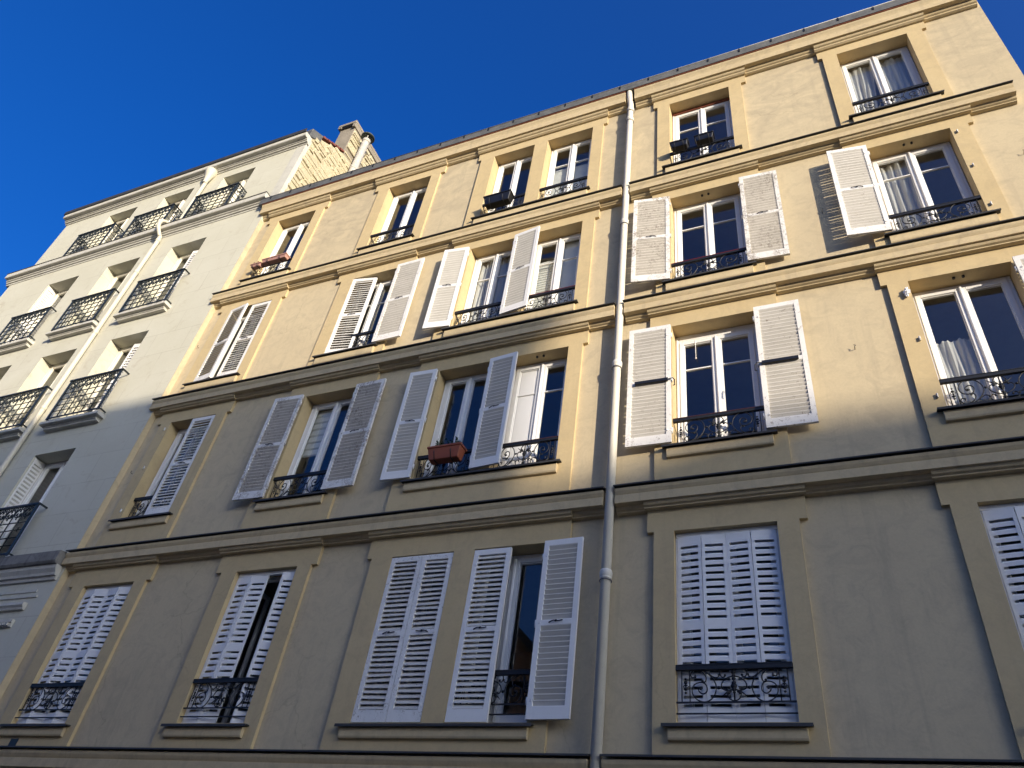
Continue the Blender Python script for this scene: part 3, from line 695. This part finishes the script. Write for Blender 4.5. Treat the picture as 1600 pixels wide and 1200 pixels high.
w.quad((CX0 - .1, YC, 14.3), (CX1, YC, 14.3), (CX1, YT + .02, 14.3), (CX0 - .1, YT + .02, 14.3))
w.keep = True
cw = w.build('wall', M['cream'], cream)
# yellow-washed return strip where the cream block stands forward
m = MB(); m.box(CX1 + .001, CX1 + .012, YC + .001, YW - .001, 2.2, 13.6); m.build('painted_return', M['panel'], house)
for (z0, z1, y0) in ((4.35, 7.5, YC + .36), (7.5, 10.6, YC + .36), (10.6, 13.9, YC + .36), (14.32, 17.2, YT + .3)):
    m = MB(); x0, x1, y1 = CX0 + .1, CX1 - .2, 10.4
    m.quad((x0, y0, z0), (x1, y0, z0), (x1, y1, z0), (x0, y1, z0)); m.quad((x0, y0, z1), (x0, y1, z1), (x1, y1, z1), (x1, y0, z1))
    m.quad((x0, y1, z0), (x1, y1, z0), (x1, y1, z1), (x0, y1, z1)); m.quad((x0, y0, z0), (x0, y1, z0), (x0, y1, z1), (x0, y0, z1)); m.quad((x1, y0, z0), (x1, y0, z1), (x1, y1, z1), (x1, y1, z0))
    m.build('room_interior', M['room'], cream)
for c in 'abc':
    for r in CR: window(0, 0, x=CC[c], z=CR[r], y=YC + .29, parent=cream, pv='cream_pvc' if r != 2 else 'pvc')
for h_ in th: window(0, 0, x=h_[:2], z=h_[2:], y=YT + .23, parent=cream, pv='cream_pvc')
# folded-back white shutters in the cream reveals
def cshut(a, b, z0, z1, label=None):
    s = MB(); leaf(s, a, b, z0, z1); s.build('shutter_leaf', M['shutter'], cream, label=label)
cshut((-13.80, YC + .27), (-13.795, YC + .03), 5.1, 7.28); cshut((-18.08, YC + .27), (-18.075, YC + .03), 11.2, 13.5)
cshut((-12.74, YC + .12), (-12.98, YC + .22), 11.2, 13.42); cshut((-12.98, YC + .225), (-13.24, YC + .20), 11.2, 13.42)
cshut((-12.74, YC + .2), (-13.0, YC + .23), 8.1, 10.3); cshut((-13.0, YC + .23), (-13.26, YC + .2), 8.1, 10.3)
# stone ledges
def ledge(zt, yf, x0, x1, hgt, m, name='balcony_ledge'):
    s = MB(); p0 = YW + .15
    s.prism([(p0, zt + .02), (yf, zt - .01), (yf - .004, zt - .15), (yf + .008, zt - .165), (yf + .08, zt - .17), (yf + .085, zt - .22), (yf + .115, zt - .235), (yf + .12, zt - .275), (yf + .15, zt - .285), (yf + .155, zt - .33), (p0, zt - .335 - hgt)], x0, x1)
    return s.build(name, m, cream)
L1 = ledge(14.47, 6.93, -20.25, -11.21, .08, M['creamled'])
m = MB(); m.box(-20.26, -11.20, 6.915, 7.2, 14.461, 14.48); m.build('zinc_flashing', M['zinc'], L1)
m = MB()
m.prism([(7.3, 5.02), (6.93, 4.97), (6.925, 4.80), (6.95, 4.76), (7.3, 4.75)], -21, -11.22); m.build('balcony_ledge', M['dirty'], cream, bevel=.005)
m = MB(); m.prism([(7.3, 4.76), (6.98, 4.758), (6.985, 4.70), (7.02, 4.64), (7.03, 4.60), (7.06, 4.59), (7.07, 4.54), (7.3, 4.53)], -21, -11.21); m.build('cornice', M['creamled'], cream)
# relief bands of the ground storey
m = MB()
m.box(-12.6, -11.5, YC - .012, YC + .02, 4.36, 4.40); m.box(-13.5, -11.42, YC - .02, YC + .02, 4.27, 4.30)
m.prism([(7.2, 4.20), (7.03, 4.17), (7.025, 4.13), (7.05, 4.1), (7.06, 4.07), (7.2, 4.06)], -13.5, -11.55)
m.prism([(7.2, 3.93), (7.05, 3.91), (7.05, 3.87), (7.07, 3.86), (7.07, 3.80), (7.2, 3.79)], -13.5, -11.62)
m.box(-12.3, -11.9, 7.055, 7.08, 3.82, 3.92) if False else None
for i in range(5): m.box(-11.98 + i * .07, -11.94 + i * .07, 7.03, 7.069, 3.815, 3.855)
m.box(-13.5, -11.72, YC - .008, YC + .02, 3.38, 3.40); m.box(-13.5, -11.9, YC - .008, YC + .02, 2.78, 2.80)
m.build('relief_band', M['creamled'], cream)
# lattice balconies
def lattice(x0, x1, z0, z1, y, yw, sides=False, par=cream, slab=True):
    if slab:
        s = MB(); s.prism([(YC + .02, z0 - .05), (y - .03, z0 - .06), (y - .034, z0 - .13), (YC + .02, z0 - .133)], x0 - .07, x1 + .07)
        s.prism([(YC + .02, z0 - .12), (y + .035, z0 - .12), (y + .04, z0 - .165), (y + .06, z0 - .175), (y + .065, z0 - .205), (YC + .02, z0 - .21)], x0 - .0, x1 + .0)
        B = s.build('balcony_slab', M['creamled'], par, bevel=.004)
    r = MB(); H = z1 - z0
    r.box(x0, x0 + .055, y - .012, y + .012, z0, z1); r.box(x1 - .055, x1, y - .012, y + .012, z0, z1)
    r.box(x0 - .02, x1 + .02, y - .025, y + .025, z1, z1 + .03); r.box(x0 + .055, x1 - .055, y - .01, y + .01, z0 + .02, z0 + .045)
    for xx in (x0 - .01, x1 + .01): r.box(xx - .014, xx + .014, y + .025, yw + .02, z1 + .002, z1 + .028); r.box(xx - .012, xx + .012, y + .012, yw + .02, z0 + .02, z0 + .042)
    R_ = r.build('balcony_railing', M['ironblue'], B if slab else par)
    if not slab: B = R_
    g = MB(); zs = [z0 + .045 + (H * .66 - .045) * i / 4 for i in range(1, 5)]
    def panel(Pt, n, L):
        for q in zs: a, b_ = Pt(0, q), Pt(L, q); g.tube([a, b_], .012, 4)
        for i in range(1, n): g.tube([Pt(L * i / n, z0 + .03), Pt(L * i / n, z1)], .012, 4)
        za, zb = zs[-1], z1
        for i in range(n):
            cx = L * (i + .5) / n; w_ = L / n * .46; zc = (za + zb) / 2 + .03
            g.tube([Pt(cx + w_ * math.cos(a), zc + .085 * math.sin(a)) for a in [k * math.pi / 6 for k in range(13)]], .012, 4)
            for dx, dz, q in ((0, .12, 1.6), (0, .05, 1.3), (-.04, -.02, 1.7), (.04, -.02, 1.7), (0, -.07, 1.5), (.055, .09, 1.2), (-.055, .09, 1.2), (0, -.11, 1)): g.blob(Pt(cx + dx, zc + dz), .02 * q, .014, .022 * q)
            for k in (0, 2):
                if (i + k // 2) % 2 == 0: 
                    for dx, dz, q in ((0, .02, 1.3), (-.022, .04, 1), (.022, .04, 1), (0, -.02, .9)): g.blob(Pt(L * i / n + (L / n if i == 0 else 0) * 0 + L / n * .0 + (L / n), zs[k] + dz) if i < n - 1 else Pt(cx, zs[k] + dz), .018 * q, .014, .02 * q)
    panel(lambda u, z: (x0 + .055 + u, y, z), 6, x1 - x0 - .11)
    if sides:
        panel(lambda u, z: (x1 + .004, y + .012 + u, z), 2, yw - y); panel(lambda u, z: (x0 - .004, y + .012 + u, z), 2, yw - y)
    g.build('lattice', M['ironblue'], R_ if slab else R_)
for c in 'abc':
    xm = (CC[c][0] + CC[c][1]) / 2
    lattice(xm - .69 + .05, xm + .69 + .05, 11.12, 12.12, 6.95, YC)
    lattice(xm - .72 + .05, xm + .72 + .05, 8.08, 9.08, 6.95, YC)
    lattice(xm - .72 + .05, xm + .72 + .05, 5.0, 5.97, 6.95, YC, slab=False)
    lattice(xm - .70, xm + .70, 14.5, 15.5, 6.99, YT, True, slab=False)
# downpipe of the cream building
p = MB(); px_ = -14.42
p.tube(crm([(px_, 7.2, 16.75), (px_, 7.2, 15.6), (px_, 7.2, 14.85), (px_ - .02, 7.12, 14.68), (px_ - .06, 6.92, 14.6), (px_ - .07, 6.84, 14.48), (px_ - .04, 6.86, 14.28), (px_ - .0, 6.96, 14.1), (px_, 7.02, 13.95), (px_, 7.02, 13.0), (px_, 7.02, 4.99)], 5), .05, 14)
cp = p.build('downpipe', M['creampipe'], cream)
for zc in (13.95, 12.75, 10.72, 8.55, 6.6):
    k = MB(); k.lathe(px_, 7.02, [(.05, zc - .06), (.058, zc - .055), (.061, zc + .0), (.056, zc + .03), (.05, zc + .035)], 16); k.build('collar', M['creampipe'], cp)
k = MB(); k.lathe(px_, 7.18, [(.06, 16.62), (.068, 16.72), (.07, 16.76), (.085, 16.80), (.088, 16.86), (.12, 16.95), (.15, 17.04), (.16, 17.12), (.16, 17.17), (.0, 17.17)], 20); k.build('hopper', M['creampipe'], cp)
# top cornice, gutter, roof
s = MB(); s.prism([(7.32, 17.42), (7.09, 17.40), (7.085, 17.27), (7.10, 17.255), (7.18, 17.25), (7.19, 17.21), (7.215, 17.2), (7.22, 17.165), (7.26, 17.155), (7.265, 17.12), (7.32, 17.11)], -20.25, CX1 - .09); s.build('cornice', M['creamled'], cream)
s = MB(); s.prism([(7.06, 17.41), (7.055, 17.54), (7.075, 17.55), (7.09, 17.43), (7.3, 17.44), (7.3, 17.402)], -20.3, CX1 - .12); s.build('gutter', M['zinc'], cream)
GX = CX1 - .14
s = MB(); s.hexa([(-20.2, 7.2, 17.41), (GX - .03, 7.2, 17.41), (GX - .03, 11.5, 19.9), (-20.2, 11.5, 19.9), (-20.2, 7.2, 17.5), (GX - .03, 7.2, 17.5), (GX - .03, 11.5, 20.0), (-20.2, 11.5, 20.0)]) if False else s.prism([(7.2, 17.41), (7.2, 17.52), (8.6, 18.3), (11.5, 18.9), (17, 17.5), (17, 17.4)], -20.2, GX - .03); s.build('roof', M['zinc'], cream)
# rubble gable: a backing wall with individually raised stones
s = MB(); s.prism([(7.3, 14.0), (7.3, 17.72), (7.6, 17.85), (8.4, 18.42), (10.6, 18.9), (16.9, 17.4), (16.9, 14.0)], GX - .3, GX)
s.keep = False; gb = s.build('gable_wall', M['rubble'], cream)
s = MB(); z = 14.1; rr = random.Random(3)
while z < 19.8:
    h_ = rr.uniform(.10, .21); y = 7.34 + rr.uniform(0, .08)
    while y < 9.9:
        l = rr.uniform(.14, .62); zt_ = 17.72 + max(0, min(y + l * .5, 8.4) - 7.3) * .62 if y < 8.35 else 19.75
        if y < 8.42 < y + l: l = 8.42 - y if 8.42 - y > .1 else l
        if z + h_ < zt_ - .02 and rr.random() < .9:
            e = rr.uniform(.008, .045); j = lambda a=.03: rr.uniform(-a, a)
            a0, a1, b0, b1 = y + .015, y + l - .015, z + .012, z + h_ - .012
            s.hexa([(GX - .01, a0, b0), (GX - .01, a1, b0), (GX - .01, a1, b1), (GX - .01, a0, b1), (GX + e, a0 + .02 + j(), b0 + .015 + j(.012)), (GX + e + j(.012), a1 - .02 + j(), b0 + .015 + j(.012)), (GX + e + j(.012), a1 - .02 + j(), b1 - .015 + j(.012)), (GX + e, a0 + .02 + j(), b1 - .015 + j(.012))])
        y += l
    z += h_
s.build('rubble_facing', M['rubble'], gb, bevel=.01)
s = MB(); s.box(GX - .3, GX + .01, 7.28, 7.40, 14.48, 17.4); s.build('quoin', M['creamled'], cream, bevel=.006)
s = MB()
for i in range(5):
    t0, t1 = i / 5, (i + 1) / 5 + .03; ya, yb = 7.62 + .78 * t0, 7.62 + .78 * t1; z_a, z_b = 18.0 + .5 * t0, 18.0 + .5 * t1
    s.hexa([(GX - .34, ya, z_a - .03), (GX + .03, ya, z_a - .03), (GX + .03, yb, z_b - .03), (GX - .34, yb, z_b - .03), (GX - .34, ya, z_a + .05), (GX + .03, ya, z_a + .05), (GX + .03, yb, z_b + .02), (GX - .34, yb, z_b + .02)])
s.build('tile_coping', M['tile'], cream)
s = MB(); s.hexa([(GX - .3, 7.22, 17.42), (GX + .035, 7.22, 17.42), (GX + .035, 7.6, 17.72), (GX - .3, 7.6, 17.72), (GX - .3, 7.22, 17.78), (GX + .035, 7.22, 17.78), (GX + .035, 7.6, 18.0), (GX - .3, 7.6, 18.0)]); s.build('zinc_cap', M['gutter'], cream, bevel=.01)
# chimney stack
s = MB(); s.box(GX - .55, GX - .005, 8.42, 9.95, 18.2, 19.9); cs = s.build('chimney', M['cement'], cream, bevel=.01)
s = MB(); s.box(GX - .6, GX + .035, 8.33, 10.0, 19.96, 20.07); s.build('chimney_cap', M['cement'], cs, bevel=.01)
s = MB(); s.box(GX - .6, GX - .48, 8.34, 9.98, 19.9, 19.955); s.box(GX - .06, GX + .03, 8.34, 9.98, 19.78, 19.955); s.build('cap_support', M['cement'], cs)
s = MB(); s.box(GX - .47, GX - .07, 8.36, 9.9, 19.901, 19.95); s.build('flue_opening', M['black'], cs)

# flue pipe standing on the yellow roof
fx, fy = -10.98, 8.74
fl = empty('flue_pipe', (fx, fy, 14.9), 'pale grey metal flue pipe with a dark conical cowl in front of the rubble gable', 'flue pipe')
s = MB(); s.lathe(fx, fy, [(.105, 14.7), (.105, 19.42)], 20); s.build('pipe', M['flue'], fl)
for zc in (16.2, 17.95, 18.02): s = MB(); s.lathe(fx, fy, [(.105, zc - .04), (.118, zc - .03), (.118, zc + .03), (.105, zc + .04)], 20); s.build('collar', M['flue'], fl)
s = MB(); s.lathe(fx, fy, [(.105, 19.3), (.115, 19.3), (.12, 19.42), (.105, 19.42)], 20); s.build('pipe_mouth', M['flue'], fl)
for k in range(3):
    a = 2.1 * k - .9; s = MB(); s.box(-.01, .01, -.01, .01, 0, .2); s.v = [(x + fx + .105 * math.cos(a), y + fy + .105 * math.sin(a), z + 19.4) for x, y, z in s.v]; s.build('cowl_strut', M['flue'], fl)
s = MB(); s.lathe(fx, fy, [(0, 19.58), (.2, 19.56), (.205, 19.58), (.1, 19.68), (0, 19.72)], 22); s.build('cowl', M['cowl'], fl)

# ------------------------------------------------------------------ street and the buildings that shade it
def structure(o): o['kind'] = 'structure'; return o
def sheet(name, x0, x1, y0, y1, z, m):
    s = MB(); s.quad((x0, y0, z), (x1, y0, z), (x1, y1, z), (x0, y1, z)); return structure(s.build(name, M[m]))
sheet('ground', -250, 250, -250, 250, -EZ, 'ground'); sheet('road', -120, 120, -.6, 5.4, -EZ + .004, 'asphalt')
for y0, y1 in ((5.4, 7.1), (-2.4, -.6)):
    s = MB(); s.box(-120, 120, y0, y1, -EZ - .05, -EZ + .12); structure(s.build('pavement', M['paving']))

def mass(name, poly, zt, label, m, roof='slate', rise=1.5, back=None):
    """a street block on an arbitrary plan with a roof rising towards the back and rows of windows on its front"""
    o = empty(name, (sum(p[0] for p in poly) / len(poly), sum(p[1] for p in poly) / len(poly), -EZ), label, 'building')
    s = MB(); s.prismz(poly, -EZ, zt); s.build('wall', M[m], o)
    n = len(poly); ys = [p[1] for p in poly]; yf = max(ys); yb = min(ys)
    t = [zt + .005 + rise * (yf - p[1]) / (yf - yb) for p in poly]
    r = MB(); r.add([(*p, zt + .003) for p in poly] + [(p[0], p[1], z + .15) for p, z in zip(poly, t)], [(i, (i + 1) % n, n + (i + 1) % n, n + i) for i in range(n)] + [tuple(range(n, 2 * n))]); r.build('roof', M[roof], o)
    xa, xb = sorted(p[0] for p in poly if abs(p[1] - yf) < .01)[0], sorted(p[0] for p in poly if abs(p[1] - yf) < .01)[-1]
    c = MB(); c.box(xa + .1, xb - .1, yf - .05, yf + .22, zt - .22, zt - .01); c.build('cornice', M[m], o)
    k = int((xb - xa - 1) // 2.2); z = .9
    while z + 1.9 < zt - .5:
        for i in range(k):
            xc = xa + 1.4 + i * (xb - xa - 2.8) / max(1, k - 1)
            f = MB(); f.box(xc - .6, xc + .6, yf + .002, yf + .05, z - .08, z + 1.88); f.box(xc - .7, xc + .7, yf + .002, yf + .12, z - .16, z - .082); W = f.build('window', M['pvc'], o)
            g = MB(); g.box(xc - .5, xc - .04, yf + .04, yf + .056, z, z + 1.8); g.box(xc + .04, xc + .5, yf + .04, yf + .056, z, z + 1.8); g.build('pane', M['slate'], W)
        z += 2.95
    return o
KX, KZ = 1.5, .33                                    # sun direction: per metre of y the light runs -KX in x and -KZ in z
mass('apartment_building', [(10, -16), (31.2, -16), (46.2, -26), (10, -26)], 15.7, 'tall beige apartment building across the street whose slate roof shades the lower storeys', 'farwall', rise=1.6)
mass('apartment_building', [(30, -30), (55.3, -30), (55.3, -42), (30, -42)], 16.65, 'far beige apartment building down the street with a low slate roof', 'farwall', rise=1.0)
fb = mass('apartment_building', [(55.4, -30), (84, -30), (84, -42), (55.4, -42)], 16.7, 'far pink apartment building at the end of the street with a hipped roof', 'pinkwall', rise=1.0)
s = MB(); s.hexa([(55.5, -30.1, 16.72), (83.9, -30.1, 16.72), (83.9, -41.9, 17.7), (55.5, -41.9, 17.7), (56.4, -30.8, 18.3), (82, -30.8, 18.3), (82, -41, 18.6), (56.4, -41, 18.6)]); s.build('attic', M['slate'], fb)
# gabled house mirrored in a first-storey window
gh = empty('gabled_house', (-9.4, -7, -EZ), 'pink gabled house across the street mirrored in a first-storey pane', 'house')
s = MB(); s.add([(x, y, z) for y in (-2.45, -10) for x, z in ((-15.5, -EZ), (-4.0, -EZ), (-4.0, 3.9), (-9.75, 9.6), (-15.5, 3.9))], [(0, 1, 2, 3, 4), (9, 8, 7, 6, 5), (0, 5, 6, 1), (1, 6, 7, 2), (2, 7, 8, 3), (3, 8, 9, 4), (4, 9, 5, 0)]); s.build('wall', M['pinkwall'], gh)
s = MB()
for sg in (1, -1):
    for t, th, yo in ((.0, .28, -2.15),):
        pts = [(-9.75, 9.62), (-9.75 + sg * 6.1, 3.56)]
        s.hexa([(pts[0][0], -10, pts[0][1]), (pts[1][0], -10, pts[1][1]), (pts[1][0], yo, pts[1][1]), (pts[0][0], yo, pts[0][1]), (pts[0][0], -10, pts[0][1] + .25), (pts[1][0], -10, pts[1][1] + .25), (pts[1][0], yo, pts[1][1] + .25), (pts[0][0], yo, pts[0][1] + .25)])
s.build('roof', M['slate'], gh)
s = MB()
for k, (dz, q) in enumerate(((.16, .16), (.42, .1), (.62, .06))):
    for sg in (1, -1):
        a, b_ = (-9.75, 9.6 - dz * 1.41), (-9.75 + sg * 5.6, 9.6 - 5.6 - dz * 1.41)
        s.hexa([(a[0], -2.45, a[1] - .1), (b_[0], -2.45, b_[1] - .1), (b_[0], -2.45 + q, b_[1] - .1), (a[0], -2.45 + q, a[1] - .1), (a[0], -2.45, a[1]), (b_[0], -2.45, b_[1]), (b_[0], -2.45 + q, b_[1]), (a[0], -2.45 + q, a[1])])
s.build('verge_moulding', M['pinkwall'], gh)

# ------------------------------------------------------------------ light
sun_vec = Vector((KX, -1, KZ)).normalized()          # towards the sun
elev = math.asin(sun_vec.z)
L = bpy.data.lights.new('sun', 'SUN'); L.energy = 2.8; L.angle = math.radians(.55); L.color = (1.0, .87, .68)
so = bpy.data.objects.new('sun', L); col.objects.link(so); so.rotation_euler = (-sun_vec).to_track_quat('-Z', 'Y').to_euler(); so.location = (30, -20, 30)
wd = bpy.data.worlds.new('World'); bpy.context.scene.world = wd; wd.use_nodes = True; nt = wd.node_tree
sky = nt.nodes.new('ShaderNodeTexSky'); sky.sky_type = 'NISHITA'; sky.sun_disc = False
sky.sun_elevation = elev; sky.sun_rotation = math.atan2(sun_vec.x, sun_vec.y)
sky.air_density = 1.0; sky.dust_density = 9.0; sky.ozone_density = 5.0; sky.altitude = 200
hs = nt.nodes.new('ShaderNodeHueSaturation'); hs.inputs['Hue'].default_value = .517; hs.inputs['Saturation'].default_value = 1.19
nt.links.new(sky.outputs[0], hs.inputs['Color']); nt.links.new(hs.outputs[0], nt.nodes['Background'].inputs[0])
nt.nodes['Background'].inputs[1].default_value = .15

# ------------------------------------------------------------------ camera
yaw, pitch, roll = -.504582773, .709738434, .169304643
cy, sy, ct, st_, cr, sr = math.cos(yaw), math.sin(yaw), math.cos(pitch), math.sin(pitch), math.cos(roll), math.sin(roll)
fwd = Vector((sy * ct, cy * ct, st_)); right = Vector((cy, -sy, 0)); up = right.cross(fwd)
r2 = cr * right + sr * up; u2 = -sr * right + cr * up
cam = bpy.data.cameras.new('camera'); cam.sensor_width = 36; cam.lens = 1202 / 1600 * 36; cam.clip_end = 2000; cam.clip_start = .05
co = bpy.data.objects.new('camera', cam); col.objects.link(co)
co.matrix_world = Matrix(((r2.x, u2.x, -fwd.x, 0), (r2.y, u2.y, -fwd.y, 0), (r2.z, u2.z, -fwd.z, EZ), (0, 0, 0, 1)))
sc = bpy.context.scene; sc.camera = co
sc.view_settings.view_transform = 'Standard'; sc.view_settings.look = 'None'; sc.view_settings.exposure = 1.22; sc.view_settings.gamma = 1
